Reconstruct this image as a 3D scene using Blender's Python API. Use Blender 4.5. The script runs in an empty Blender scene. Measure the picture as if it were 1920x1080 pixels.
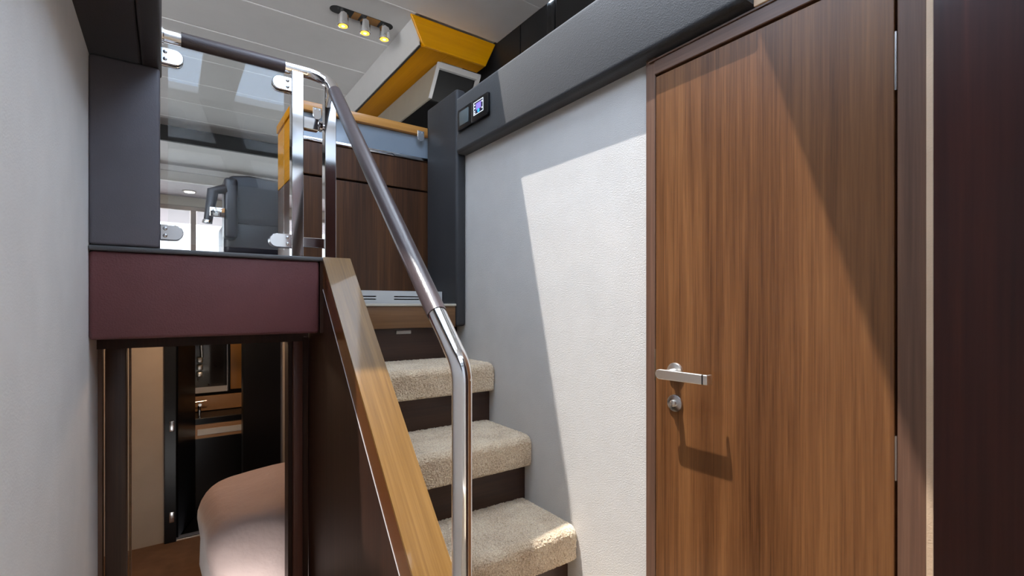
import bpy, bmesh, math, random
from mathutils import Vector, Matrix
random.seed(4)
S = bpy.context.scene
C = S.collection

# ------------------------------------------------------------------ camera, sky, sun, exposure
YAW = math.atan2(645, 912)
cam_d = bpy.data.cameras.new('camera')
cam = bpy.data.objects.new('camera', cam_d); C.objects.link(cam)
cam.location = (0, 0, 1.2)
cam.rotation_euler = (math.pi/2, 0, -YAW)
cam_d.sensor_width = 36; cam_d.lens = 912/1920*36
cam_d.shift_y = 32/1920
cam_d.clip_start = 0.02
cam_d.dof.use_dof = True; cam_d.dof.focus_distance = 2.0; cam_d.dof.aperture_fstop = 5.0
S.camera = cam

W = bpy.data.worlds.new('sky'); S.world = W; W.use_nodes = True
wn = W.node_tree; wn.nodes.clear()
tc = wn.nodes.new('ShaderNodeTexCoord'); sp = wn.nodes.new('ShaderNodeSeparateXYZ')
rp = wn.nodes.new('ShaderNodeValToRGB'); bg = wn.nodes.new('ShaderNodeBackground'); wo = wn.nodes.new('ShaderNodeOutputWorld')
wn.links.new(tc.outputs['Generated'], sp.inputs[0]); wn.links.new(sp.outputs['Z'], rp.inputs[0])
wn.links.new(rp.outputs[0], bg.inputs[0]); wn.links.new(bg.outputs[0], wo.inputs[0])
e = rp.color_ramp.elements
e[0].position = 0.0; e[0].color = (1.0, 1.0, 1.0, 1)
e[1].position = 1.0; e[1].color = (0.76, 0.87, 1.0, 1)
el = e.new(0.30); el.color = (0.52, 0.72, 1.0, 1)
el = e.new(0.55); el.color = (0.60, 0.77, 1.0, 1)
bg.inputs['Strength'].default_value = 6.0

sun_d = bpy.data.lights.new('sun', 'SUN'); sun_d.energy = 6.0; sun_d.color = (1.0, 0.96, 0.90); sun_d.angle = math.radians(0.55)
sun = bpy.data.objects.new('sun', sun_d); C.objects.link(sun)
SUN_DIR = Vector((0.065, -0.03, -0.245)).normalized()
sun.rotation_euler = SUN_DIR.to_track_quat('-Z', 'Y').to_euler()
sun.location = (-1, 1.5, 6)

S.view_settings.view_transform = 'Standard'; S.view_settings.look = 'None'
S.view_settings.gamma = 1.0; S.view_settings.use_curve_mapping = False
S.view_settings.exposure = 0.5
S.cycles.max_bounces = 14; S.cycles.diffuse_bounces = 8; S.cycles.glossy_bounces = 6
S.cycles.transparent_max_bounces = 16
S.cycles.sample_clamp_indirect = 6.0
S.cycles.caustics_reflective = False; S.cycles.caustics_refractive = False

# ------------------------------------------------------------------ materials
MATS = {}
def newmat(name):
    m = bpy.data.materials.new(name); m.use_nodes = True
    nt = m.node_tree; b = nt.nodes['Principled BSDF']
    MATS[name] = m
    return m, nt, b
def N(nt, t, **kw):
    n = nt.nodes.new(t)
    for k, v in kw.items(): setattr(n, k, v)
    return n
def setin(n, **kw):
    for k, v in kw.items(): n.inputs[k.replace('_', ' ')].default_value = v
def noise(nt, vec, scale, detail=3, rough=.55, dist=0):
    n = N(nt, 'ShaderNodeTexNoise'); setin(n, Scale=scale, Detail=detail, Roughness=rough, Distortion=dist)
    if vec is not None: nt.links.new(vec, n.inputs['Vector'])
    return n
def ramp(nt, fac, stops):
    r = N(nt, 'ShaderNodeValToRGB')
    while len(r.color_ramp.elements) < len(stops): r.color_ramp.elements.new(.5)
    for el, (p, c) in zip(r.color_ramp.elements, stops): el.position = p; el.color = (*c, 1)
    nt.links.new(fac, r.inputs[0]); return r
def bump(nt, b, h, strength, dist=.001):
    n = N(nt, 'ShaderNodeBump'); setin(n, Strength=strength, Distance=dist)
    nt.links.new(h, n.inputs['Height']); nt.links.new(n.outputs[0], b.inputs['Normal'])
def mapping(nt, scale, loc=(0, 0, 0), rot=(0, 0, 0)):
    t = N(nt, 'ShaderNodeTexCoord'); m = N(nt, 'ShaderNodeMapping')
    m.inputs['Scale'].default_value = scale; m.inputs['Location'].default_value = loc; m.inputs['Rotation'].default_value = rot
    nt.links.new(t.outputs['Object'], m.inputs['Vector']); return m.outputs[0]

def plain(name, col, rough=.5, metal=0, spec=.5, coat=0, var=.06, bumps=None, sheen=0):
    m, nt, b = newmat(name)
    v = mapping(nt, (1, 1, 1))
    n = noise(nt, v, 7, 4)
    lo = tuple(max(0, c*(1-var)) for c in col); hi = tuple(min(1, c*(1+var)) for c in col)
    r = ramp(nt, n.outputs[0], [(.3, lo), (.7, hi)])
    nt.links.new(r.outputs[0], b.inputs['Base Color'])
    setin(b, Roughness=rough, Metallic=metal)
    b.inputs['Specular IOR Level'].default_value = spec
    b.inputs['Coat Weight'].default_value = coat; b.inputs['Coat Roughness'].default_value = .08
    if sheen: b.inputs['Sheen Weight'].default_value = sheen; b.inputs['Sheen Roughness'].default_value = .4
    if bumps:
        n2 = noise(nt, v, bumps[0], 3); bump(nt, b, n2.outputs[0], bumps[1], bumps[2])
    return m

def leather(name, col, rough=.5, scale=320, strength=.35, spec=.45, sheen=0, var=.08):
    m, nt, b = newmat(name)
    v = mapping(nt, (1, 1, 1))
    vo = N(nt, 'ShaderNodeTexVoronoi'); setin(vo, Scale=scale); nt.links.new(v, vo.inputs['Vector'])
    n = noise(nt, v, 5, 4)
    r = ramp(nt, n.outputs[0], [(.3, tuple(c*(1-var) for c in col)), (.7, tuple(c*(1+var) for c in col))])
    nt.links.new(r.outputs[0], b.inputs['Base Color'])
    setin(b, Roughness=rough); b.inputs['Specular IOR Level'].default_value = spec
    if sheen: b.inputs['Sheen Weight'].default_value = sheen
    bump(nt, b, vo.outputs['Distance'], strength, .0012)
    return m

def wood(name, dark, mid, light, axis='Z', rough=.4, coat=.0, fine=1.0, plank=1.0, spec=.4, bumpst=.25, coat_rough=.1, rx=0):
    m, nt, b = newmat(name)
    def mapping(nt, scale, loc=(0, 0, 0)):
        t = N(nt, 'ShaderNodeTexCoord'); q = N(nt, 'ShaderNodeVectorRotate', rotation_type='X_AXIS'); q.inputs['Angle'].default_value = rx
        mm = N(nt, 'ShaderNodeMapping'); mm.inputs['Scale'].default_value = scale; mm.inputs['Location'].default_value = loc
        nt.links.new(t.outputs['Object'], q.inputs[0]); nt.links.new(q.outputs[0], mm.inputs['Vector']); return mm.outputs[0]
    ai = 'XYZ'.index(axis)
    sc = [26*fine]*3; sc[ai] = .7*fine
    v1 = mapping(nt, sc)
    sc2 = [5.5*plank]*3; sc2[ai] = .12
    v2 = mapping(nt, sc2, (3.1, 1.7, .3))
    sc3 = [150*fine]*3; sc3[ai] = 3.0*fine
    v3 = mapping(nt, sc3)
    n1 = noise(nt, v1, 1.0, 6, .6, .6); n2 = noise(nt, v2, 1.0, 2, .5, .3); n3 = noise(nt, v3, 1.0, 3, .6)
    a = N(nt, 'ShaderNodeMix', data_type='FLOAT'); a.inputs[0].default_value = .42
    nt.links.new(n1.outputs[0], a.inputs[2]); nt.links.new(n2.outputs[0], a.inputs[3])
    a2 = N(nt, 'ShaderNodeMix', data_type='FLOAT'); a2.inputs[0].default_value = .3
    nt.links.new(a.outputs[0], a2.inputs[2]); nt.links.new(n3.outputs[0], a2.inputs[3])
    r = ramp(nt, a2.outputs[0], [(.34, dark), (.5, mid), (.66, light)])
    nt.links.new(r.outputs[0], b.inputs['Base Color'])
    setin(b, Roughness=rough); b.inputs['Specular IOR Level'].default_value = spec
    b.inputs['Coat Weight'].default_value = coat; b.inputs['Coat Roughness'].default_value = coat_rough
    bump(nt, b, n3.outputs[0], bumpst, .0006)
    return m

def emit(name, col, strength):
    m, nt, b = newmat(name)
    v = mapping(nt, (1, 1, 1)); n = noise(nt, v, 30, 2)
    r = ramp(nt, n.outputs[0], [(.2, tuple(c*.9 for c in col)), (.8, col)])
    nt.links.new(r.outputs[0], b.inputs['Emission Color']); nt.links.new(r.outputs[0], b.inputs['Base Color'])
    b.inputs['Emission Strength'].default_value = strength
    return m

def glass(name, tint=(.97, .985, .98)):
    m, nt, b = newmat(name)
    nt.nodes.remove(b); out = nt.nodes['Material Output']
    t = N(nt, 'ShaderNodeBsdfTransparent'); t.inputs[0].default_value = (*tint, 1)
    g = N(nt, 'ShaderNodeBsdfGlossy'); g.inputs['Roughness'].default_value = .0
    g.inputs[0].default_value = (1, 1, 1, 1)
    fr = N(nt, 'ShaderNodeFresnel'); geo = N(nt, 'ShaderNodeNewGeometry')
    ior = N(nt, 'ShaderNodeMix', data_type='FLOAT'); ior.inputs[2].default_value = 1.40; ior.inputs[3].default_value = 1/1.40
    nt.links.new(geo.outputs['Backfacing'], ior.inputs[0]); nt.links.new(ior.outputs[0], fr.inputs[0])
    mx = N(nt, 'ShaderNodeMixShader')
    nt.links.new(fr.outputs[0], mx.inputs[0]); nt.links.new(t.outputs[0], mx.inputs[1]); nt.links.new(g.outputs[0], mx.inputs[2])
    nt.links.new(mx.outputs[0], out.inputs['Surface'])
    return m

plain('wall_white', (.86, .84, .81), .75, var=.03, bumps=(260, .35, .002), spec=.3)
plain('wall_plain', (.74, .73, .71), .7, var=.03, bumps=(300, .15, .001), spec=.3)
plain('ceiling_pale', (.82, .81, .80), .5, var=.02, spec=.35)
plain('ceiling_white', (.66, .657, .65), .5, var=.02, spec=.35)
plain('seam_white', (.85, .85, .85), .5, var=.02)
leather('leather_charcoal_lit', (.022, .022, .024), .55, 260, .35, .35, sheen=.27)  # sunlit copy of the charcoal leather, sheen raised to brighten the beam
leather('leather_charcoal_shaded', (.034, .034, .037), .55, 260, .3, .35)  # shaded copy of the beam leather, without sheen, for the unlit pilaster
leather('leather_sill', (.10, .10, .105), .5, 260, .3, .4)
leather('leather_grey', (.125, .118, .135), .5, 260, .25)
leather('leather_overhead', (.042, .035, .037), .55, 260, .2, .35)
leather('leather_maroon', (.145, .048, .050), .5, 190, .55)
leather('leather_black', (.012, .012, .013), .42, 260, .2, .4)
leather('leather_grip', (.075, .056, .058), .3, 420, .2, .5)
leather('leather_beige', (.68, .49, .33), .6, 260, .3)
plain('leather_seat', (.022, .020, .026), .35, var=.1)
wood('wood_door', (.060, .021, .006), (.150, .060, .020), (.245, .108, .037), 'Z', .38, .12, coat_rough=.25, fine=1.25, plank=1.5, spec=.35)
wood('wood_jamb', (.075, .038, .024), (.13, .066, .042), (.20, .105, .064), 'Z', .42, .05)
wood('wood_jamb_dark', (.030, .014, .009), (.055, .026, .016), (.09, .045, .028), 'Z', .42, .05)
wood('wood_jamb_red', (.070, .022, .014), (.115, .040, .026), (.16, .06, .038), 'Z', .42, .05)
wood('wood_lintel', (.075, .038, .024), (.13, .066, .042), (.20, .105, .064), 'Y', .42, .05)
wood('wood_dark', (.020, .008, .005), (.036, .015, .009), (.060, .025, .014), 'Z', .5, .0, spec=.25)
wood('wood_dark_x', (.022, .010, .006), (.040, .017, .011), (.062, .028, .017), 'X', .35, .1)
wood('wood_cabinet', (.028, .011, .005), (.070, .027, .010), (.13, .052, .017), 'Z', .4, .08, spec=.3)
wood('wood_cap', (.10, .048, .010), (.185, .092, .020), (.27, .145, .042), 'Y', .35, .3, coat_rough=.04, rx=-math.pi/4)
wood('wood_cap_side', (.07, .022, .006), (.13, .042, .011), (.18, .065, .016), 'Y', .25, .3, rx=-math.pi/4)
wood('wood_step', (.10, .048, .020), (.17, .082, .034), (.23, .118, .05), 'X', .4, .1)
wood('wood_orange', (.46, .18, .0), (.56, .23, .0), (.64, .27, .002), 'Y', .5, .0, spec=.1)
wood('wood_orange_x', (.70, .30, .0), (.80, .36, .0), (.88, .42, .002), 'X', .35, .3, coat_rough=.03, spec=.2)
wood('wood_rail', (.42, .17, .03), (.55, .25, .06), (.65, .32, .09), 'X', .3, .4)
wood('wood_near', (.014, .003, .003), (.040, .009, .006), (.105, .029, .014), 'Z', .45, .2, coat_rough=.14, fine=.6, plank=.8, spec=.2)
plain('chrome', (.86, .86, .87), .06, 1, var=.01)
plain('steel', (.62, .62, .63), .24, 1, var=.02)
plain('satin', (.86, .84, .80), .32, 1, var=.02)
plain('black_gloss', (.006, .006, .007), .3, spec=.25)
plain('black_matt', (.01, .01, .01), .6)
plain('grille_white', (.55, .55, .54), .45, var=.02)
plain('valance_cream', (.33, .30, .24), .55, var=.04)
plain('cream', (.52, .48, .40), .5, var=.04)
plain('flap_sky_tint', (.22, .26, .31), .12, spec=.8, coat=.5, var=.02)  # base colour carries the blue-grey of sky reflected in the flap
plain('plate_grey', (.55, .54, .54), .4)
plain('cabin_beige', (.42, .34, .26), .6, var=.04)
plain('cabin_carpet', (.20, .11, .06), .95, var=.2, bumps=(400, .6, .004))
plain('linen', (.43, .325, .295), .85, var=.04, bumps=(18, .25, .02), sheen=.3)
plain('tan', (.45, .25, .12), .4)
plain('tan_panel', (.36, .17, .04), .4)
plain('white_strip', (.7, .67, .62), .4)
plain('mauve', (.30, .25, .26), .5)
plain('saloon_floor', (.10, .045, .028), .4)
plain('hull_grey', (.40, .40, .40), .6)
plain('screen_grey', (.11, .14, .15), .15, spec=.7)
plain('bronze', (.25, .20, .17), .35, .6)
emit('display_purple', (.18, .13, .42), 1.0)
emit('display_blue', (.02, .30, .75), 1.2)
emit('display_white', (.7, .75, .8), .8)
emit('display_back', (.012, .012, .04), .4)
emit('lens_warm', (1.0, .62, .08), 1.0)
emit('lens_core', (1.0, .85, .5), 3.0)
emit('lens_white', (1.0, .95, .85), 6.0)
glass('glass_clear')
glass('glass_screen', (.99, .99, 1.0))
glass('glass_door', (.52, .535, .55))
# carpet
m, nt, b = newmat('carpet')
v = mapping(nt, (1, 1, 1))
n = noise(nt, v, 230, 3, .7); n2 = noise(nt, v, 9, 3)
mx = N(nt, 'ShaderNodeMix', data_type='FLOAT'); mx.inputs[0].default_value = .25
nt.links.new(n.outputs[0], mx.inputs[2]); nt.links.new(n2.outputs[0], mx.inputs[3])
r = ramp(nt, mx.outputs[0], [(.34, (.36, .24, .14)), (.5, (.74, .57, .39)), (.64, (.95, .84, .64))])
nt.links.new(r.outputs[0], b.inputs['Base Color']); setin(b, Roughness=.95); b.inputs['Specular IOR Level'].default_value = .1
b.inputs['Sheen Weight'].default_value = .4
bump(nt, b, n.outputs[0], .9, .004)
M = MATS

# ------------------------------------------------------------------ mesh helpers
def nb(): return bmesh.new()
def box(bm, x0, x1, y0, y1, z0, z1):
    vs = [bm.verts.new(p) for p in ((x0,y0,z0),(x1,y0,z0),(x1,y1,z0),(x0,y1,z0),(x0,y0,z1),(x1,y0,z1),(x1,y1,z1),(x0,y1,z1))]
    for q in ((3,2,1,0),(4,5,6,7),(0,1,5,4),(1,2,6,5),(2,3,7,6),(3,0,4,7)): bm.faces.new([vs[i] for i in q])
    return bm
def bx(x0, x1, y0, y1, z0, z1, bev=0.0, seg=2):
    bm = nb(); box(bm, x0, x1, y0, y1, z0, z1)
    if bev: bmesh.ops.bevel(bm, geom=bm.edges[:], offset=bev, segments=seg, profile=.5, affect='EDGES')
    return bm
def prism(poly, axis, a0, a1, bev=0, seg=2):
    """poly: 2-D points; axis 'X': (y,z), 'Y': (x,z), 'Z': (x,y)"""
    bm = nb()
    def P(p, a): return {'X': (a, p[0], p[1]), 'Y': (p[0], a, p[1]), 'Z': (p[0], p[1], a)}[axis]
    A = [bm.verts.new(P(p, a0)) for p in poly]; B = [bm.verts.new(P(p, a1)) for p in poly]
    n = len(poly)
    bm.faces.new(A); bm.faces.new(B[::-1])
    for i in range(n): bm.faces.new((A[i], B[i], B[(i+1) % n], A[(i+1) % n]))
    bmesh.ops.recalc_face_normals(bm, faces=bm.faces[:])
    if bev: bmesh.ops.bevel(bm, geom=bm.edges[:], offset=bev, segments=seg, profile=.5, affect='EDGES')
    return bm
def fillet(pts, rad, n=10):
    """round the inner corners of a polyline"""
    pts = [Vector(p) for p in pts]; out = [pts[0]]
    for i in range(1, len(pts)-1):
        a, b_, c = pts[i-1], pts[i], pts[i+1]
        u = (a-b_).normalized(); w = (c-b_).normalized()
        ang = u.angle(w); d = rad/math.tan(ang/2)
        p0 = b_+u*d; p1 = b_+w*d
        bis = (u+w).normalized(); cen = b_+bis*(rad/math.sin(ang/2))
        r0 = p0-cen; r1 = p1-cen; tot = r0.angle(r1); ax = r0.cross(r1).normalized()
        for k in range(n+1): out.append(cen+Matrix.Rotation(tot*k/n, 3, ax) @ r0)
    out.append(pts[-1]); return out
def tube(path, r, seg=20, bm=None, caps=True, rf=None):
    bm = bm or nb(); path = [Vector(p) for p in path]
    t0 = (path[1]-path[0]).normalized()
    up = Vector((0, 0, 1)) if abs(t0.z) < .9 else Vector((1, 0, 0))
    nrm = (up - t0*up.dot(t0)).normalized(); rings = []
    for i, p in enumerate(path):
        t = (path[min(i+1, len(path)-1)]-path[max(i-1, 0)]).normalized()
        nrm = (nrm - t*nrm.dot(t)).normalized(); bi = t.cross(nrm)
        rr = rf(i) if rf else r
        rings.append([bm.verts.new(p+(nrm*math.cos(2*math.pi*k/seg)+bi*math.sin(2*math.pi*k/seg))*rr) for k in range(seg)])
    for i in range(len(rings)-1):
        for k in range(seg):
            bm.faces.new((rings[i][k], rings[i][(k+1) % seg], rings[i+1][(k+1) % seg], rings[i+1][k]))
    if caps: bm.faces.new(rings[0][::-1]); bm.faces.new(rings[-1])
    return bm
def disc(c, axis, r, th, seg=28, bev=0.0, bm=None):
    """cylinder of thickness th starting at c along axis"""
    c = Vector(c); a = Vector(axis).normalized()
    if bev:
        return tube([c, c+a*(th-bev), c+a*(th-bev*.3), c+a*th], r, seg, bm, True, rf=lambda i: (r, r, r-bev*.35, r-bev)[i])
    return tube([c, c+a*th], r, seg, bm)
def cut(dst, src):
    """append src bmesh into dst"""
    me = bpy.data.meshes.new('tmp'); src.to_mesh(me); dst.from_mesh(me); bpy.data.meshes.remove(me); src.free(); return dst

def obj(name, bm, mat, parent=None, smooth=True):
    bmesh.ops.recalc_face_normals(bm, faces=bm.faces[:])
    if parent is not None:
        off = WLOC[parent.name]
        base = Vector(off)
    else:
        xs = [v.co for v in bm.verts]
        base = Vector(((min(p.x for p in xs)+max(p.x for p in xs))/2, (min(p.y for p in xs)+max(p.y for p in xs))/2, min(p.z for p in xs)))
    bmesh.ops.translate(bm, verts=bm.verts[:], vec=-base)
    for f in bm.faces: f.smooth = smooth
    if smooth:
        for e_ in bm.edges:
            e_.smooth = len(e_.link_faces) == 2 and e_.calc_face_angle(0) < math.radians(32)
    me = bpy.data.meshes.new(name); bm.to_mesh(me); bm.free()
    me.materials.append(M[mat] if isinstance(mat, str) else mat)
    o = bpy.data.objects.new(name, me); C.objects.link(o)
    if parent is not None: o.parent = parent; WLOC[o.name] = base
    else: o.location = base; WLOC[o.name] = base
    return o
WLOC = {}
def tag(o, label=None, cat=None, group=None, kind=None):
    if label: o['label'] = label
    if cat: o['category'] = cat
    if group: o['group'] = group
    if kind: o['kind'] = kind
    return o
def thing(name, label, cat, loc, kind=None, group=None):
    o = bpy.data.objects.new(name, None); C.objects.link(o); o.location = loc; o.empty_display_size = .05
    WLOC[o.name] = Vector(loc); return tag(o, label, cat, group, kind)
def struct(name, bm, mat, label=None, cat=None, smooth=False):
    return tag(obj(name, bm, mat, None, smooth), label, cat, None, 'structure')

# ------------------------------------------------------------------ the room shell
# companionway: left wall X=-0.203, right wall X=1.30, floor z=0
struct('wall_left', bx(-.30, -.203, -1.3, 2.30, 0, 1.99), 'wall_white', 'pale grey textured wall along the left edge of the picture', 'wall')
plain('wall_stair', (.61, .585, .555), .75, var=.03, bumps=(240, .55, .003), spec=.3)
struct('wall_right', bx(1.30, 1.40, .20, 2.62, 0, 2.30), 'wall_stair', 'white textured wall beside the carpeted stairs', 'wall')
struct('wall_near', bx(1.30, 1.40, -1.3, .20, 0, 2.30), 'wall_white', 'white side wall behind the dark wooden panel', 'wall')
struct('wall_back', bx(-.30, 1.95, -1.42, -1.32, 0, 2.35), 'wall_plain', 'plain wall behind the viewer', 'wall')
struct('floor', bx(-.30, 1.40, -1.3, 2.25, -.06, 0), 'carpet', 'unseen lower companionway floor, beige carpet put in to bounce sunlight', 'floor')  # out of view; pale carpet put in to bounce warm fill light
# door wall towards the lower cabin (Y = 2.25 .. 2.31)
bm = nb()
box(bm, .475, .50, 2.25, 2.42, -.40, 1.06)
box(bm, -.95, -.203, 2.30, 2.36, -.40, 1.30)
box(bm, .50, 1.9, 2.362, 2.42, -.40, 1.08)
struct('wall_cabin', bm, 'wood_dark', 'dark partition between the stairs and the lower cabin', 'wall')
# upper deck floor, ledge above the right wall
bm = nb()
box(bm, -2.0, .50, 2.04, 8.4, 1.30, 1.372)
box(bm, .50, 1.95, 2.66, 8.4, 1.30, 1.372)
struct('floor_upper', bm, 'saloon_floor', 'dark red-brown saloon floor behind the glass balustrade', 'floor')
struct('trim_ledge', bx(1.40, 1.95, -1.3, 2.66, 2.20, 2.27), 'leather_black', 'black ledge above the padded grey beam', 'ledge')

# ---- ceiling with planks (Y 2 .. 6.3) and the cove beside the wooden soffit
ceil = thing('ceiling', 'light grey planked saloon ceiling with thin white joints', 'ceiling', (0, 4, 3.1), 'structure')
seams = [2.435, 2.947, 3.44, 3.953, 4.467, 4.97, 5.475, 5.98, 6.30]
for a, b_ in zip(seams[:-1], seams[1:]):
    xr = 1.95 if a < 2.9 else 1.32
    obj('ceiling_plank', bx(-2.0, xr, a+.003, b_-.003, 3.1, 3.125, .002, 1), 'ceiling_pale' if a < 2.9 else 'ceiling_white', ceil, False)
for a in seams[1:-1]:
    obj('joint_strip', bx(-2.0, 1.318, a-.005, a+.005, 3.0975, 3.118), 'seam_white', ceil, False)
obj('ceiling_backing', bx(-2.06, 2.05, 2.44, 6.4, 3.1265, 3.18), 'ceiling_white', ceil, False)
obj('cove_panel', prism([(1.318, 3.10), (1.356, 2.925), (1.352, 2.925), (1.36, 3.12), (1.318, 3.12)][:2]+[(1.362, 2.925), (1.362, 3.12), (1.318, 3.12)], 'Y', 2.985, 6.3), 'ceiling_white', ceil, False)
# ---- roof above the stairs with its skylight panes
roof = thing('ceiling_roof', 'white cabin roof with skylight panes above the stairs', 'roof', (0, 1, 3.1), 'structure')
def rp_(poly): obj('roof_panel', prism(poly, 'Z', 3.1, 3.16), 'ceiling_pale', roof, False)
def rr(x0, x1, y0, y1): rp_([(x0, y0), (x1, y0), (x1, y1), (x0, y1)])
YT = 2.435
rr(1.2, 1.95, -.2, YT)
rp_([(.33, 1.74), (.58, 1.775), (.58, YT), (.33, YT)]); rp_([(.58, 1.775), (1.2, 2.058), (1.2, YT), (.58, YT)])
rp_([(.33, -.2), (.60, -.2), (.60, .555), (.33, .60)]); rp_([(.60, -.2), (1.2, -.2), (1.2, .99), (.60, .555)])
rr(.04, .33, -.2, YT)
rr(-.95, .04, 1.86, YT); rr(-.95, .04, -.2, .35); rr(-2.0, -.95, -.2, YT)
rr(-2.0, 1.95, -1.42, -1.12); rr(-2.0, -1.3, -1.12, -.2); rr(.22, .50, -1.12, -.2); rr(1.7, 1.95, -1.12, -.2)
def pane(n, poly, label):
    w = struct('window_%d' % n, prism(poly, 'Z', 3.125, 3.131), 'glass_screen', label, 'window')
pane(1, [(.33, .60), (.60, .555), (1.2, .99), (1.2, 2.058), (.58, 1.775), (.33, 1.74)], 'slanted skylight pane that throws the sun on the door')
pane(2, [(-.95, .35), (.04, .35), (.04, 1.86), (-.95, 1.86)], 'skylight pane on the left that throws sun on the stringer')
pane(3, [(-1.3, -1.12), (.22, -1.12), (.22, -.2), (-1.3, -.2)], 'forward skylight pane mirrored at the left in the glass balustrade')
pane(4, [(.50, -1.12), (1.7, -1.12), (1.7, -.2), (.50, -.2)], 'forward skylight pane mirrored at the right in the glass balustrade')
# forward moulding (seen mirrored in the balustrade glass)
fwd = thing('wall_forward', 'white forward moulding with oval recesses mirrored in the glass', 'wall', (.5, -1.3, 2.3), 'structure')
obj('moulding', bx(-2.0, 1.95, -1.40, -1.30, 2.35, 3.10), 'wall_plain', fwd, False)
def oval(cx, cz, hw, hh):
    pts = []
    for k in range(40):
        a = 2*math.pi*k/40
        sx = hw-hh if hw > hh else 0
        pts.append((cx+(sx if math.cos(a) > 0 else -sx)+hh*math.cos(a)*(1 if hw >= hh else hw/hh), -1.295, cz+hh*math.sin(a)))
    pts.append(pts[0])
    obj('oval_rim', tube(pts, .012, 8, caps=False), 'wall_plain', fwd)
    obj('oval_recess', prism([(p[0], p[2]) for p in pts[:-1]], 'Y', -1.2995, -1.29), 'hull_grey', fwd)
oval(.05, 2.92, .085, .085); oval(.83, 2.95, .24, .11)
obj('dark_pillar', prism([(.24, 3.1), (.50, 3.1), (.72, 2.35), (.50, 2.35)], 'Y', -1.28, -1.22), 'leather_black', fwd, False)
obj('dark_band', bx(-2.0, 1.95, -1.299, -1.27, 2.62, 2.72), 'leather_black', fwd, False)

# ---- saloon
sal = thing('wall_saloon', 'stepped pale bulkhead and mauve soffit at the far end of the saloon', 'wall', (0, 7, 2.6), 'structure')
obj('black_band', bx(-2.0, 1.95, 6.30, 6.34, 2.94, 3.16), 'black_matt', sal, False)
obj('soffit_grey', bx(-2.0, 1.95, 6.34, 7.39, 2.94, 3.0), 'ceiling_white', sal, False)
obj('moulding_white', bx(-2.0, 1.95, 7.37, 7.43, 2.87, 2.96, .006), 'seam_white', sal, False)
obj('moulding_cream', bx(-2.0, 1.95, 7.39, 7.45, 2.75, 2.87, .004), 'wall_plain', sal, False)
obj('soffit_mauve', bx(-2.0, 1.95, 7.40, 8.4, 2.751, 2.81), 'mauve', sal, False)
obj('fascia_beige', bx(-2.0, 1.95, 8.38, 8.46, 2.62, 2.76), 'cream', sal, False)
dl = thing('downlight', 'small round downlight glowing in the mauve soffit far behind the glass', 'lamp', (.24, 7.95, 2.74))
obj('trim_ring', disc((.24, 7.95, 2.752), (0, 0, -1), .085, .012, 28, .004), 'bronze', dl)
obj('lens', disc((.24, 7.95, 2.741), (0, 0, -1), .06, .004, 24), 'lens_white', dl)
dr = thing('door_2', 'glazed sliding doors with grey frame at the far end', 'door', (.3, 8.42, 1.372), 'structure')
obj('top_rail', bx(-2.0, 1.95, 8.40, 8.46, 2.56, 2.625, .004), 'bronze', dr, False)
for x in (-1.2, .30, 1.75): obj('door_post', bx(x-.035, x+.035, 8.40, 8.46, 1.372, 2.56, .004), 'bronze', dr, False)
for x0, x1 in ((-1.16, .26), (.34, 1.71)): obj('pane', bx(x0, x1, 8.425, 8.433, 1.38, 2.56), 'glass_door', dr, False)
struct('ceiling_cockpit', bx(-2.5, 2.5, 8.47, 10.35, 2.64, 2.72), 'mauve', 'shaded cockpit overhang outside the far glazed doors', 'overhang')
# side walls of the upper level
sr = thing('wall_side', 'black upholstered hull side above the padded beam', 'wall', (1.95, 2, 2.2), 'structure')
obj('side_panel', bx(1.95, 2.02, 2.375, 2.66, 2.20, 3.12, .012, 3), 'leather_black', sr)
obj('side_panel', bx(1.95, 2.02, 1.3, 2.30, 2.20, 3.12, .012, 3), 'leather_black', sr)
obj('side_panel', bx(1.95, 2.02, -1.3, 1.29, 2.20, 3.12, .012, 3), 'leather_black', sr)
obj('side_panel', bx(1.95, 2.02, 2.665, 8.4, 1.372, 3.12), 'leather_black', sr, False)
obj('pleat', prism([(1.965, 2.20), (1.925, 2.22), (1.935, 2.7), (1.945, 3.0), (1.955, 3.1), (2.0, 3.1), (2.0, 2.2)], 'Y', 2.30, 2.375, .008), 'leather_black', sr)
obj('pleat', prism([(1.96, 2.2), (1.90, 2.55), (1.93, 2.78), (1.955, 2.86), (1.99, 2.86), (1.99, 2.2)], 'Y', 2.19, 2.245, .008), 'leather_black', sr)
obj('pleat', prism([(1.96, 2.2), (1.92, 2.50), (1.94, 2.82), (1.955, 2.90), (1.99, 2.9), (1.99, 2.2)], 'Y', 2.85, 2.89, .006), 'leather_black', sr)
bm = nb(); box(bm, -2.06, -2.0, -1.4, 8.4, 1.2, 2.0); box(bm, -2.06, -2.0, -1.4, 8.4, 2.8, 3.12)
box(bm, -2.06, -2.0, 2.4, 8.4, 2.0, 2.8)  # closed along the saloon to keep it darker
for y in (-1.4, .6): box(bm, -2.06, -2.0, y, y+.2, 2.0, 2.8)  # unseen openings between these posts, added to let in sky light
struct('wall_port', bm, 'wall_plain', 'pale side wall with unseen openings added for light on the far left of the saloon', 'wall')
bm = nb()
box(bm, -2.0, -.30, -1.4, 2.04, 1.85, 1.93)
struct('trim_deck', bm, 'hull_grey', 'grey side deck above the left wall', 'deck')

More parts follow.
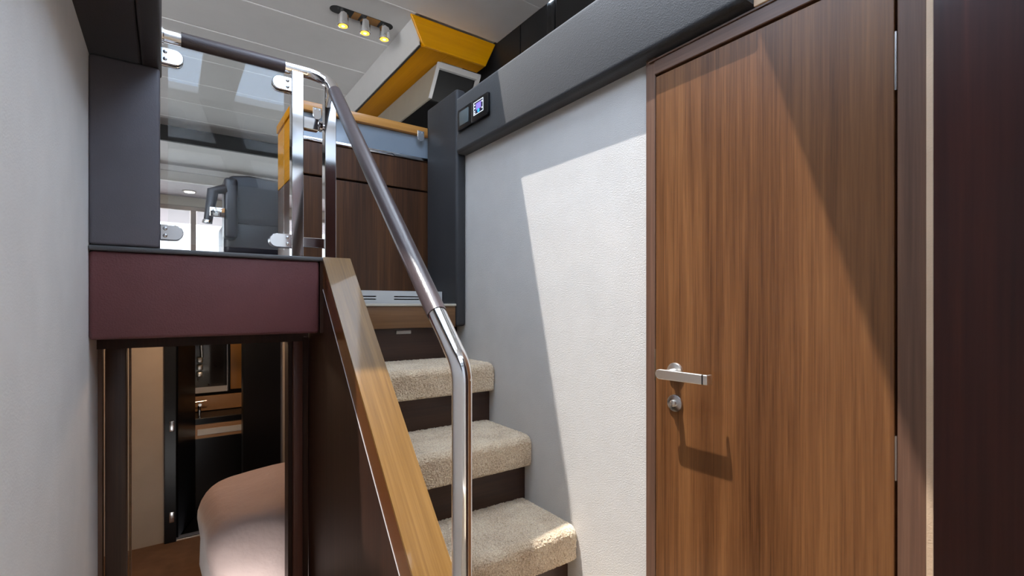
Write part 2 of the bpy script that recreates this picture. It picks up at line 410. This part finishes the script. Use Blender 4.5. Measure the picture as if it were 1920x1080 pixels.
# ------------------------------------------------------------------ lower cabin
bm = nb(); box(bm, -.95, 1.9, 2.20, 3.95, -.44, -.37)
struct('floor_cabin', bm, 'cabin_carpet', 'brown carpet in the lower cabin', 'floor')
bm = nb(); box(bm, -.95, -.02, 3.95, 4.02, -.37, 1.30); box(bm, .68, 1.9, 3.95, 4.02, -.37, 1.30); box(bm, -.02, .68, 3.95, 4.02, .97, 1.30)
struct('wall_cabin_far', bm, 'cabin_beige', 'beige far wall of the lower cabin', 'wall')
bm = nb(); box(bm, -1.0, -.95, 2.3, 3.95, -.37, 1.30)
struct('wall_cabin_left', bm, 'cabin_beige', 'beige left wall of the lower cabin', 'wall')
bm = nb(); box(bm, 1.9, 1.95, 2.3, 4.0, -.37, 1.30)
struct('wall_cabin_right', bm, 'cabin_beige', 'beige right wall of the lower cabin', 'wall')

# cabin doorway (below the maroon panel)
d3 = thing('door_3', 'dark wooden door frame of the lower cabin under the maroon panel', 'door', (.15, 2.25, 0), 'structure')
obj('jamb', bx(-.203, -.190, 2.25, 2.30, -.37, 1.06, .002), 'wood_jamb', d3, False)
obj('jamb', bx(-.182, -.122, 2.235, 2.30, -.37, 1.045, .004), 'wood_jamb_dark', d3)
obj('door_edge', bx(-.118, -.112, 2.29, 2.33, -.37, 1.04), 'wood_step', d3, False)
obj('jamb', bx(.437, .475, 2.235, 2.30, -.37, 1.05, .004), 'wood_jamb_red', d3)
obj('jamb_inner', bx(.420, .437, 2.255, 2.33, -.37, 1.05, .002), 'wood_dark', d3, False)
obj('head', bx(-.203, .475, 2.22, 2.33, 1.045, 1.30), 'wood_dark', d3, False)
# en-suite doorway in the far wall
d4 = thing('door_4', 'black door ajar at the washroom of the lower cabin', 'door', (.3, 3.95, -.37), 'structure')
obj('frame_post', bx(-.02, .045, 3.92, 4.02, -.37, .97, .003), 'black_gloss', d4, False)
obj('frame_post', bx(.435, .68, 3.92, 4.02, -.37, .97, .003), 'black_gloss', d4, False)
obj('frame_head', bx(.045, .435, 3.92, 4.02, .93, .97), 'black_gloss', d4, False)
leaf = obj('door_leaf', prism([(.045, 3.94), (.055, 3.93), (.165, 4.30), (.15, 4.31)], 'Z', -.35, .93), 'black_gloss', d4, False)
for z in (.40, -.20):
    h_ = obj('hinge', bx(.006, .034, 3.912, 3.921, z-.035, z+.035, .003), 'steel', d4)
obj('threshold', bx(-.02, .68, 3.93, 3.95, -.372, -.362, .002), 'satin', d4, False)
bm = nb(); box(bm, -.3, 1.2, 4.02, 4.75, -.43, -.37); box(bm, -.34, -.3, 4.02, 4.75, -.37, 1.3); box(bm, 1.0, 1.04, 4.02, 4.75, -.37, 1.3); box(bm, -.3, 1.0, 4.70, 4.75, -.37, 1.3)
struct('wall_washroom', bm, 'black_gloss', 'black lacquered walls of the washroom', 'wall')
mir = thing('mirror_cabinet', 'framed mirror on the washroom wall seen through the cabin door', 'mirror', (.35, 4.66, .5))
plain('mirror_dark', (.02, .02, .022), .05, .0, .7)
obj('mirror_glass', bx(.15, .40, 4.66, 4.69, .53, 1.1), 'mirror_dark', mir, False)
obj('frame_strip', bx(.15, .40, 4.65, 4.69, .49, .535), 'plate_grey', mir, False)
obj('frame_edge', bx(.398, .406, 4.645, 4.69, .49, 1.1), 'steel', mir, False)
sl = obj('mirror_reflection_bar', tube([(.205, 4.63, 1.1), (.222, 4.62, .78)], .011, 10), 'satin', mir)  # solid bar stands in for a silver reflection in the mirror
for z in (.76, .70, .645): obj('mirror_reflection_block', bx(.19, .228, 4.61, 4.65, z-.02, z+.02, .006), 'satin', mir)  # blocks continue the modelled mirror reflection
tag(obj('wall_panel', bx(.425, .56, 4.66, 4.69, .50, 1.1, .003), 'tan_panel'), 'orange-brown panel beside the washroom mirror', 'panel')
van = thing('vanity', 'black washroom vanity with tan splashback and pale drawer rail', 'vanity', (.3, 4.5, -.37))
obj('splashback', bx(.12, .60, 4.62, 4.66, .35, .465, .002), 'tan', van, False)
obj('worktop', bx(.12, .62, 4.35, 4.64, .30, .345, .003), 'black_gloss', van, False)
obj('drawer_front', bx(.14, .62, 4.36, 4.38, .19, .298, .003), 'tan', van, False)
obj('drawer_rail', bx(.18, .60, 4.352, 4.36, .215, .262, .003), 'white_strip', van, False)
obj('cabinet_body', bx(.14, .62, 4.36, 4.69, -.37, .19, .003), 'black_gloss', van, False)
tap = thing('tap', 'chrome tap on the washroom vanity', 'tap', (.20, 4.5, .345))
obj('spout', tube(fillet([(.20, 4.5, .345), (.20, 4.5, .43), (.20, 4.42, .435)], .02, 5), .011, 10), 'chrome', tap)
obj('lever', tube([(.16, 4.5, .445), (.25, 4.5, .45)], .006, 8), 'chrome', tap)

# bed with rounded linen
bm = nb()
nx, ny, nz = 16, 14, 10
def superq(u, w, e1=.42, e2=.34):
    def f_(x, e_): return math.copysign(abs(x)**e_, x)
    return (f_(math.cos(w), e1)*f_(math.cos(u), e2), f_(math.cos(w), e1)*f_(math.sin(u), e2), f_(math.sin(w), e1))
NU, NW = 56, 28
grid = []
for j in range(NW+1):
    w = -math.pi/2+math.pi*j/NW; row = []
    for i in range(NU):
        u = 2*math.pi*i/NU
        x, y, z = superq(u, w)
        px, py, pz = .80+x*.68, 2.83+y*.385, -.02+z*.30
        t = (pz+.32)/.6
        px += .03*(1-t)*(-1 if x < -.3 else 0)*-1
        k = .010*math.sin(px*9+py*5)+.008*math.sin(py*17-px*6)+.006*math.sin(pz*24+px*13)
        pz += .05*max(0, x)*max(0, z)
        row.append(bm.verts.new((px+k, py+k*.6, pz+k*.8)))
    grid.append(row)
for j in range(NW):
    for i in range(NU):
        try: bm.faces.new((grid[j][i], grid[j][(i+1) % NU], grid[j+1][(i+1) % NU], grid[j+1][i]))
        except ValueError: pass
bmesh.ops.remove_doubles(bm, verts=bm.verts[:], dist=1e-4)
bed = thing('bed', 'bed with rounded pale pink cover inside the lower cabin', 'bed', (.8, 2.8, -.37))
obj('bed_cover', bm, 'linen', bed)
obj('bed_base', bx(.22, 1.45, 2.45, 3.15, -.37, -.18, .02), 'wood_dark', bed)
cl = thing('cabin_downlight', 'small warm downlight in the lower cabin ceiling', 'lamp', (.2, 3.15, 1.28))
obj('trim_ring', disc((.2, 3.15, 1.299), (0, 0, -1), .05, .01, 20, .003), 'chrome', cl)
obj('lens', disc((.2, 3.15, 1.289), (0, 0, -1), .036, .004, 20), 'lens_warm', cl)
def lamp(name, loc, power, col, rad=.05):
    l = bpy.data.lights.new(name, 'POINT'); l.energy = power; l.color = col; l.shadow_soft_size = rad
    o = bpy.data.objects.new(name, l); C.objects.link(o); o.location = loc; return o
lamp('cabin_lamp', (.2, 3.15, 1.22), 12.0, (1.0, .70, .46))
wl = thing('washroom_fill', 'small warm fill lamp added to light the washroom', 'lamp', (.4, 4.4, 1.28))
obj('lens', disc((.4, 4.4, 1.299), (0, 0, -1), .036, .006, 20), 'lens_warm', wl)
lamp('washroom_fill_lamp', (.4, 4.4, 1.24), 1.8, (1.0, .75, .5))  # added lamp with its lens, brightens the dim washroom

# ------------------------------------------------------------------ left: maroon panel, dark padded panels
tag(obj('leather_bulkhead', bx(-.203, .487, 2.0, 2.22, 1.09, 1.372, .012, 4), 'leather_maroon'),
    'maroon padded leather panel above the lower cabin doorway', 'panel')
tag(obj('sill_strip', bx(-.203, .500, 1.992, 2.10, 1.372, 1.388, .005, 3), 'leather_sill'),
    'thin dark grey sill running along the top of the maroon panel', 'sill')
tag(obj('leather_bulkhead', bx(-.203, -.022, 2.0, 2.10, 1.390, 1.990, .010, 4), 'leather_grey'),
    'grey padded leather panel standing left of the glass balustrade', 'panel')
ov = thing('overhead_panel', 'near-black padded overhead panel with a seam in the top left corner', 'panel', (-.11, 1, 1.99))
obj('pad', bx(-.300, -.0725, -1.25, 2.10, 1.992, 2.06, .006, 3), 'leather_overhead', ov)
obj('pad', bx(-.0705, -.018, -1.25, 2.10, 1.988, 2.40, .010, 4), 'leather_overhead', ov)
obj('back_board', bx(-.300, -.075, -1.25, 2.10, 2.061, 2.12), 'leather_overhead', ov, False)

# ------------------------------------------------------------------ staircase
st = thing('staircase', 'steep stairs with beige carpet treads rising beside the white wall', 'stairs', (.9, 1.7, 0))
X0, X1 = .607, 1.296
def carpet_tread(yf, ztop, yback, h=.135):
    """rounded carpeted tread: profile swept along X, pile given by jittered vertices"""
    prof = []
    r_ = .034
    n_top = 60
    for k in range(n_top): prof.append((yback+(yf+r_-yback)*k/n_top, ztop))
    for k in range(13):
        a = math.pi/2*k/12; prof.append((yf+r_-r_*math.sin(a), ztop-r_+r_*math.cos(a)))
    for k in range(1, 22): prof.append((yf+.003*k/21, ztop-r_-(h-r_-.012)*k/21))
    for k in range(1, 5):
        a = math.pi/2*k/4; prof.append((yf+.003+.012-.012*math.cos(a), ztop-h+.012-.012*math.sin(a)))
    prof.append((yf+.06, ztop-h)); prof.append((yback, ztop-h)) 
    bm = nb(); nX = 200; rows = []
    for i in range(nX+1):
        x = X0+(X1-X0)*i/nX
        # right end rounds off towards the wall
        dxe = max(0, (x-(X1-.028))/.028); sh = .026*(1-math.sqrt(max(0, 1-dxe*dxe)))
        row = []
        for k, (y, z) in enumerate(prof):
            j = random.uniform(-1, 1)*.0022+random.uniform(-1, 1)*.0012
            if k >= len(prof)-2: j = 0
            if k < n_top: yy, zz = y, z+j-sh*.6
            else: yy, zz = y-j+sh*.5, z-(sh*.6 if z > ztop-.06 else 0)
            row.append(bm.verts.new((x+random.uniform(-.0012, .0012), yy, zz)))
        rows.append(row)
    L = len(prof)
    for i in range(nX):
        for k in range(L): bm.faces.new((rows[i][k], rows[i][(k+1) % L], rows[i+1][(k+1) % L], rows[i+1][k]))
    bm.faces.new(rows[0][::-1]); bm.faces.new(rows[-1])
    return bm
NOSE = [(1.388, .347), (1.674, .636), (1.97, .92)]
for i, (yf, z) in enumerate(NOSE):
    yb = NOSE[i+1][0]+.062 if i < 2 else 2.318
    obj('carpet_tread', carpet_tread(yf, z, yb), 'carpet', st)
obj('carpet_tread', carpet_tread(1.10, .06, 1.45, .06), 'carpet', st)
RIS = [(1.452, .06, .212), (1.737, .34, .501), (2.030, .63, .785), (2.320, .91, 1.09)]
for y, z0, z1 in RIS:
    obj('riser', bx(X0, 1.298 if y < 2.2 else 1.238, y, y+.02, z0, z1+.03), 'wood_dark_x', st, False)
obj('top_step_nosing', bx(X0, 1.238, 2.265, 2.34, 1.085, 1.194, .004), 'wood_step', st)
obj('top_step_board', bx(X0, 1.238, 2.34, 2.64, 1.085, 1.190), 'wood_step', st, False)
obj('top_step_edge', bx(X0, 1.240, 2.258, 2.40, 1.194, 1.207, .004), 'cream', st)
obj('step_light', bx(.930, 1.008, 2.312, 2.322, 1.055, 1.072, .002), 'plate_grey', st)
# stringer with glossy cap, side panel and thin edge line
def zc(y): return 1.39-.997*(2.0-y)
ya, yb_ = .75, 2.0
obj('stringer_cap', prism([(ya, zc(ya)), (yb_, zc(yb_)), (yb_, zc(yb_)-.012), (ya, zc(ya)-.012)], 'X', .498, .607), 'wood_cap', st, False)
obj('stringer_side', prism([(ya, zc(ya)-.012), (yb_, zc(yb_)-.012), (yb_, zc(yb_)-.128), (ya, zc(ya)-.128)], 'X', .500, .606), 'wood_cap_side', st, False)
obj('edge_line', prism([(ya, zc(ya)-.128), (yb_, zc(yb_)-.128), (yb_, zc(yb_)-.131), (ya, zc(ya)-.131)], 'X', .4985, .606), 'plate_grey', st, False)
obj('stair_side_panel', prism([(ya, 0), (2.0, 0), (2.0, zc(2.0)-.132), (ya, zc(ya)-.132)], 'X', .502, .560), 'wood_dark', st, False)
obj('stair_side_panel', bx(.502, .560, 2.0, 2.25, 0, 1.089), 'wood_dark', st, False)
obj('stringer_end', bx(.489, .56, 2.0, 2.22, 1.09, 1.372), 'wood_dark', st, False)
# grille at the head of the stairs
gr = thing('vent_grille', 'pale vent grille with dark slots at the head of the stairs', 'grille', (1.0, 2.42, 1.207))
gx0, gx1, gz0, gz1 = .607, 1.238, 1.207, 1.268
slots = [(.70, .905), (1.03, 1.185)]
slots = [(.66, .735), (.76, .865), (.96, 1.105), (1.118, 1.215)]
zs = [(1.227, 1.233), (1.241, 1.247)]
bm = nb()
box(bm, gx0, gx1, 2.42, 2.432, gz0, zs[0][0]); box(bm, gx0, gx1, 2.42, 2.432, zs[0][1], zs[1][0]); box(bm, gx0, gx1, 2.42, 2.432, zs[1][1], gz1)
xs_ = [gx0]+[q for s_ in slots for q in s_]+[gx1]
for z0, z1 in zs:
    for k in range(0, len(xs_), 2): box(bm, xs_[k], xs_[k+1], 2.42, 2.432, z0, z1)
obj('grille_plate', bm, 'grille_white', gr, False)
obj('duct', bx(gx0, gx1, 2.45, 2.46, gz0, gz1), 'black_matt', gr, False)
obj('grille_top', bx(gx0, gx1, 2.42, 2.66, gz1, gz1+.006), 'grille_white', gr, False)

# ------------------------------------------------------------------ cabinet at the head of the stairs
cb = thing('sideboard', 'dark wooden sideboard with orange top rail and glass flap coloured like reflected sky', 'cabinet', (.9, 2.65, 1.273))
cx0, cx1 = .535, 1.298
obj('lower_panel', bx(cx0, cx1, 2.65, 2.67, 1.276, 1.866, .002), 'wood_cabinet', cb, False)
obj('drawer_front', bx(cx0, cx1, 2.645, 2.67, 1.876, 2.044, .003), 'wood_cabinet', cb, False)
obj('body', bx(cx0+.004, cx1, 2.672, 3.05, 1.276, 2.20), 'wood_dark', cb, False)
obj('side_panel', bx(cx0-.012, cx0+.003, 2.66, 3.10, 1.372, 1.86), 'wood_cabinet', cb, False)
obj('side_panel_upper', bx(cx0-.012, cx0+.003, 2.66, 3.10, 1.866, 2.19), 'wood_orange', cb, False)
fl = obj('glass_flap', bx(cx0, cx1, 2.648, 2.662, 2.066, 2.192, .002), 'flap_sky_tint', cb, False)
obj('chrome_strip', bx(cx0, cx1, 2.636, 2.66, 2.046, 2.066, .004), 'chrome', cb)
obj('top_rail', bx(cx0-.02, cx1, 2.622, 2.70, 2.194, 2.240, .004), 'wood_rail', cb)
obj('top_rail_return', bx(cx0-.02, cx0+.05, 2.70, 3.10, 2.194, 2.240, .004), 'wood_orange', cb)
for xc in (.625, 1.20):
    bm = nb()
    pts = [(xc-.021, 2.212), (xc+.021, 2.212), (xc+.021, 2.176)]+[(xc+.021*math.cos(a), 2.172-.021*math.sin(a)) for a in [math.pi*k/8 for k in range(1, 8)]]+[(xc-.021, 2.176)]
    c_ = obj('flap_clip', prism(pts, 'Y', 2.612, 2.622, .0015, 1), 'chrome', cb, False)
    for dx in (-.01, .01): obj('screw', disc((xc+dx, 2.612, 2.203), (0, -1, 0), .004, .003, 10), 'steel', c_)

# ------------------------------------------------------------------ right: pilaster, beam, displays
tag(obj('padded_pilaster', bx(1.24, 1.30, 2.262, 2.62, 1.088, 2.345, .016, 5), 'leather_charcoal_shaded'),
    'charcoal padded leather pilaster between the stair head and white wall', 'pilaster')
bmb = nb(); box(bmb, 1.235, 1.42, .684, 2.262, 1.998, 2.29)
ed = [e_ for e_ in bmb.edges if all(abs(v.co.x-1.235) < 1e-4 for v in e_.verts)]
bmesh.ops.bevel(bmb, geom=ed, offset=.022, segments=5, profile=.5, affect='EDGES')
tag(obj('padded_beam', bmb, 'leather_charcoal_lit'), 'long charcoal padded leather beam running above the white wall', 'beam')
tag(obj('wall_panel', bx(1.264, 1.34, .10, .682, 1.988, 2.29, .003), 'leather_beige'), 'beige leather panel above the wooden door in the top right', 'panel')
sw = thing('switch_panel', 'black framed switch with grey face on the charcoal beam', 'switch', (1.235, 2.14, 2.1))
obj('frame', bx(1.221, 1.236, 2.072, 2.214, 2.095, 2.203, .004), 'black_gloss', sw)
obj('switch_face', bx(1.217, 1.222, 2.100, 2.188, 2.114, 2.186, .002), 'screen_grey', sw)
obj('separator', bx(1.219, 1.235, 2.0675, 2.0705, 2.096, 2.203), 'steel', sw, False)
ds = thing('control_display', 'small lit control display with purple screen on the charcoal beam', 'display', (1.235, 2.0, 2.1))
obj('frame', bx(1.219, 1.236, 1.924, 2.066, 2.094, 2.200, .004), 'black_gloss', ds)
scr = obj('screen', bx(1.2170, 1.2195, 1.957, 2.045, 2.122, 2.184, .001), 'display_back', ds, False)
obj('screen_border', (lambda b: (box(b, 1.2163, 1.2172, 1.957, 2.045, 2.122, 2.125), box(b, 1.2163, 1.2172, 1.957, 2.045, 2.181, 2.184), box(b, 1.2163, 1.2172, 2.042, 2.045, 2.125, 2.181), box(b, 1.2163, 1.2172, 1.957, 1.960, 2.125, 2.181), b)[-1])(nb()), 'display_white', scr, False)
obj('screen_field', bx(1.2160, 1.2172, 1.977, 2.022, 2.143, 2.174), 'display_purple', scr, False)
obj('screen_dot', disc((1.2172, 2.0, 2.136), (-1, 0, 0), .009, .0014, 16), 'display_blue', scr)
for y, z in ((2.034, 2.170), (2.034, 2.155), (2.034, 2.140), (1.968, 2.170), (1.968, 2.140), (2.034, 2.131)):
    obj('screen_icon', bx(1.2164, 1.2172, y-.004, y+.004, z-.003, z+.003), 'display_white', scr, False)
obj('side_key', bx(1.216, 1.222, 1.912, 1.922, 2.10, 2.19, .002), 'black_gloss', ds)

# ------------------------------------------------------------------ wooden door in the right wall
d1 = thing('door_1', 'tall brown wooden door with lever handle in the right wall', 'door', (1.3, .69, 0), 'structure')
obj('door_panel', bx(1.274, 1.298, .3785, 1.005, .015, 1.929, .0015, 1), 'wood_door', d1)
obj('jamb', bx(1.276, 1.30, 1.009, 1.046, 0, 1.998, .0015, 1), 'wood_jamb', d1, False)
obj('jamb', bx(1.270, 1.30, .3235, .3725, 0, 1.998, .0015, 1), 'wood_jamb', d1, False)
obj('lintel', bx(1.272, 1.30, .3695, 1.009, 1.937, 1.981, .002, 1), 'wood_lintel', d1, False)
obj('lintel_top', bx(1.268, 1.30, .326, 1.03, 1.981, 1.987, .001, 1), 'wood_lintel', d1, False)
obj('gap_backing', bx(1.2985, 1.2999, .366, 1.012, .005, 1.94), 'black_matt', d1, False)
obj('strike_plate', bx(1.2735, 1.2745, 1.0045, 1.0095, .96, 1.06), 'steel', d1, False)
hd = obj('lever_handle', disc((1.274, .930, .996), (-1, 0, 0), .027, .009, 32, .003), 'satin', d1)
obj('neck', tube([(1.266, .930, .996), (1.205, .930, .996)], .0095, 16), 'satin', hd)
pts = [(.930-.0, .996)]
lv = []
y0, y1, zc_ = .936, .778, .993
poly = [(y1, zc_-.0135+.001), (y1, zc_+.0135+.001)]
for k in range(9):
    a = math.pi/2-math.pi*k/8*-1
    poly.append((.9365+.0145*math.sin(math.pi*k/8), zc_+.0145*math.cos(math.pi*k/8)))
obj('lever', prism(poly, 'X', 1.202, 1.213, .0015, 1), 'satin', hd, False)
obj('lever_return', bx(1.2125, 1.228, .778, .786, zc_-.012, zc_+.014, .001), 'satin', hd)
obj('lever_band', bx(1.2015, 1.2135, .790, .794, zc_-.0125, zc_+.0145), 'black_gloss', hd)
lk = obj('lock_rose', disc((1.274, .931, .899), (-1, 0, 0), .0265, .007, 32, .003), 'steel', d1)
obj('thumb_turn', disc((1.267, .931, .899), (-1, 0, 0), .0105, .010, 20, .003), 'satin', lk)
obj('turn_bar', bx(1.254, 1.258, .9285, .9335, .890, .908, .001), 'steel', lk)
for z0, z1 in ((1.66, 1.785), (.825, .92)):
    hg = obj('hinge', bm := tube([(1.2715, .3755, z0), (1.2715, .3755, z1)], .0026, 10), 'steel', d1)
tag(obj('wall_strip', bx(1.262, 1.30, .20, .3225, 0, 2.30, .002), 'leather_beige'), 'narrow beige leather strip between door frame and dark foreground wood', 'panel')
nd = thing('wardrobe', 'dark glossy red-brown wooden panel filling the right foreground', 'wardrobe', (1.0, 0, 0))
obj('side', bx(.90, .925, -.9, .2225, 0, 2.3, .003), 'wood_near', nd)
obj('back', bx(.925, 1.285, .10, .12, 0, 2.3), 'wood_near', nd, False)

# ------------------------------------------------------------------ handrail
hr = thing('handrail', 'chrome handrail with dark leather grips descending the stairs', 'handrail', (.53, .94, 0))
R = .0225
c0 = Vector((-.016, 2.04, 2.12)); c1 = Vector((.53, 2.04, 2.12)); c2 = Vector((.53, .941, 1.062)); c3 = Vector((.53, .941, 0.0))
path = fillet([c0, c1, c2, c3], .085, 14)
obj('chrome_tube', tube(path, R, 28), 'chrome', hr)
def seg(a, b_, t0, t1): return [a.lerp(b_, t0), a.lerp(b_, t1)]
obj('leather_grip', tube([Vector((.037, 2.04, 2.12)), Vector((.367, 2.04, 2.12))], R+.0022, 28), 'leather_grip', hr)
dv = c2-c1
ga = c1+dv*((2.04-1.945)/(2.04-.941)); gb = c1+dv*((2.04-1.062)/(2.04-.941))
obj('leather_grip', tube([ga, gb], R+.0022, 28), 'leather_grip', hr)
tag(obj('wall_flange', disc((-.017, 2.04, 2.12), (1, 0, 0), .028, .006, 24, .002), 'chrome', hr))
obj('post', bx(.389, .432, 2.018, 2.062, 1.388, 2.104, .002, 1), 'chrome', hr, False)
obj('post', bx(.512, .556, 2.018, 2.062, 1.388, 2.075, .002, 1), 'chrome', hr, False)
obj('rung', bx(.432, .512, 2.026, 2.054, 1.428, 1.466, .002, 1), 'chrome', hr, False)
lt = obj('latch_body', bx(.432, .490, 2.024, 2.056, 1.893, 1.941, .003, 1), 'chrome', hr, False)
obj('latch_knob', tube([(.490, 2.04, 1.917), (.494, 2.04, 1.917), (.504, 2.04, 1.917), (.512, 2.04, 1.917)], .02, 20, rf=lambda i: (.015, .021, .021, .012)[i]), 'chrome', lt)
obj('floor_flange', disc((.53, .941, 0.0), (0, 0, 1), .045, .01, 24, .003), 'chrome', hr)

# ------------------------------------------------------------------ glass balustrade panel
gp = thing('glass_balustrade', 'clear glass balustrade panel with chrome clamps above maroon panel', 'balustrade', (.18, 2.04, 1.388))
obj('pane', bx(.0, .365, 2.036, 2.044, 1.412, 2.094), 'glass_clear', gp, False)
def clamp(xw, xt, z, flip):
    w = abs(xt-xw); hh = .026; s_ = 1 if xt > xw else -1
    pts = [(xw, z-hh), (xw, z+hh)]
    xc = xt-s_*hh
    arc = [(xc+s_*hh*math.sin(a), z+hh*math.cos(a)) for a in [math.pi*k/12 for k in range(13)]]
    for yy0, yy1 in ((2.022, 2.035), (2.045, 2.058)):
        c_ = obj('clamp', prism(pts+arc, 'Y', yy0, yy1, .002, 1), 'chrome', gp, False)
        if yy0 < 2.03:
            for dz in (-.012, .012): obj('screw', disc((xw+s_*.014, yy0+.001, z+dz), (0, -1, 0), .0065, .006, 14, .003), 'steel', c_)
    obj('clamp_block', bx(min(xw, xw+s_*.024), max(xw, xw+s_*.024), 2.0345, 2.0455, z-.02, z+.02), 'chrome', gp, False)
clamp(-.022, .044, 2.046, 1); clamp(.389, .322, 2.050, -1)
clamp(-.022, .044, 1.447, 1); clamp(.389, .312, 1.447, -1)

# ------------------------------------------------------------------ things in the saloon behind the glass
se = thing('helm_seat', 'dark high-backed helm seat behind the glass balustrade', 'seat', (.48, 3.7, 1.372))
bm = prism([(.30, 1.72), (.30, 2.00), (.33, 2.03), (.43, 2.045), (.66, 2.03), (.70, 2.00), (.70, 1.72)], 'Y', 3.58, 3.70, .015, 3)
obj('backrest', bm, 'leather_seat', se)
obj('bolster', bx(.285, .36, 3.50, 3.66, 1.62, 2.0, .02, 3), 'leather_seat', se)
obj('bolster', bx(.64, .715, 3.50, 3.66, 1.62, 2.0, .02, 3), 'leather_seat', se)
obj('seat_cushion', bx(.29, .71, 3.58, 4.0, 1.52, 1.74, .03, 3), 'leather_seat', se)
obj('pedestal', bx(.34, .66, 3.62, 3.94, 1.372, 1.53, .01), 'wood_dark', se)
ar = obj('reflection_arm', tube([(.20, 3.5, 1.72), (.225, 3.5, 1.90), (.29, 3.52, 1.925)], .03, 14, rf=lambda i: (.024, .032, .03)[i]), 'leather_seat', se)  # invented arm shape stands in for a chrome reflection in the balustrade glass
obj('reflection_arm_bracket', bx(.205, .29, 3.47, 3.50, 1.74, 1.80, .006), 'chrome', ar)
obj('reflection_arm_cap', disc((.196, 3.5, 1.70), (.1, 0, .9), .027, .02, 14, .004), 'chrome', ar)

# ------------------------------------------------------------------ orange pelmet, valance
pe = thing('pelmet', 'glossy orange wooden pelmet hanging under the grey ceiling', 'pelmet', (1.6, 3.0, 2.92))
obj('fascia', prism([(1.285, 3.115), (1.30, 3.10), (1.95, 3.10), (1.865, 2.918), (1.392, 2.918), (1.372, 2.935)], 'Y', 2.965, 2.985, .002, 1), 'wood_orange_x', pe, False)
obj('shadow_gap', bx(1.3625, 1.372, 2.99, 6.28, 2.9165, 2.93), 'black_matt', pe, False)  # black strip drawn in as the shade between cove and soffit
obj('soffit', bx(1.372, 1.575, 2.985, 6.28, 2.918, 2.936, .002, 1), 'wood_orange', pe, False)
obj('soffit_front', bx(1.575, 1.865, 2.985, 3.09, 2.918, 2.936, .001, 1), 'wood_orange', pe, False)
va = thing('blind_valance', 'cream boxed valance with black inside hung below orange pelmet', 'valance', (1.7, 3.1, 2.71))
obj('side_board', prism([(3.10, 2.917), (6.2, 2.917), (6.2, 2.712), (3.25, 2.712)], 'X', 1.56, 1.574), 'valance_cream', va, False)
obj('rim_top', prism([(3.095, 2.916), (3.14, 2.916), (3.14, 2.884), (3.115, 2.884)], 'X', 1.56, 1.905), 'grille_white', va, False)
obj('rim_side', prism([(3.095, 2.905), (3.14, 2.905), (3.25, 2.712), (3.225, 2.712)], 'X', 1.885, 1.905), 'grille_white', va, False)
obj('rim_edge', prism([(3.096, 2.915), (3.108, 2.915), (3.256, 2.712), (3.244, 2.712)], 'X', 1.552, 1.576), 'grille_white', va, False)
obj('inside', prism([(3.15, 2.91), (3.17, 2.91), (3.29, 2.712), (3.27, 2.712)], 'X', 1.575, 1.885), 'black_matt', va, False)
hw = thing('hull_window_frame', 'dark window frame behind the orange sideboard rail', 'window frame', (1.9, 3.4, 2.3))
obj('frame_bar', prism([(3.30, 2.60), (4.9, 2.60), (4.9, 2.63), (3.30, 2.63)], 'X', 1.84, 1.948), 'screen_grey', hw, False)
obj('blind_sheet', bx(1.89, 1.90, 3.30, 4.9, 2.24, 2.60), 'black_gloss', hw, False)
obj('frame_post', bx(1.84, 1.90, 3.50, 3.54, 2.24, 2.60), 'screen_grey', hw, False)

# ------------------------------------------------------------------ ceiling spotlights
sl_ = thing('ceiling_spotlights', 'row of three chrome spotlights in a dark ceiling slot', 'spotlight', (1.05, 3.2, 3.02))
poly = []
for k in range(25):
    a = math.pi/2-math.pi*k/24; poly.append((1.215+.043*math.cos(a), 3.2+.043*math.sin(a)))
for k in range(25):
    a = -math.pi/2-math.pi*k/24; poly.append((.885+.043*math.cos(a), 3.2+.043*math.sin(a)))
obj('slot', prism(poly, 'Z', 3.0975, 3.0995), 'black_matt', sl_, False)
obj('slot_reflection', bx(.985, 1.03, 3.158, 3.242, 3.0965, 3.0974), 'tan_panel', sl_, False)  # tan patches paint the orange reflection inside the slot
obj('slot_reflection', bx(1.07, 1.16, 3.158, 3.242, 3.0965, 3.0974), 'tan_panel', sl_, False)
for x in (.925, 1.068, 1.200):
    top = Vector((x, 3.20, 3.096)); ax = Vector((0, 0, -1))
    pts = [top, top+ax*.012, top+ax*.016, top+ax*.086, top+ax*.090, top+ax*.091]
    s1 = obj('spot', tube(pts, .03, 28, rf=lambda i: (.027, .027, .034, .035, .034, .031)[i]), 'chrome', sl_)
    obj('lens', disc(top+ax*.0912, ax, .029, .001, 24), 'lens_warm', s1)
    obj('bulb', disc(top+ax*.0924, ax, .010, .001, 16), 'lens_core', s1)
    l = bpy.data.lights.new('spot_lamp', 'SPOT'); l.energy = 3; l.color = (1, .78, .45); l.spot_size = 1.2; l.shadow_soft_size = .02
    o = bpy.data.objects.new('spot_lamp', l); C.objects.link(o); o.location = top+ax*.097
    o.rotation_euler = ax.to_track_quat('-Z', 'Y').to_euler()
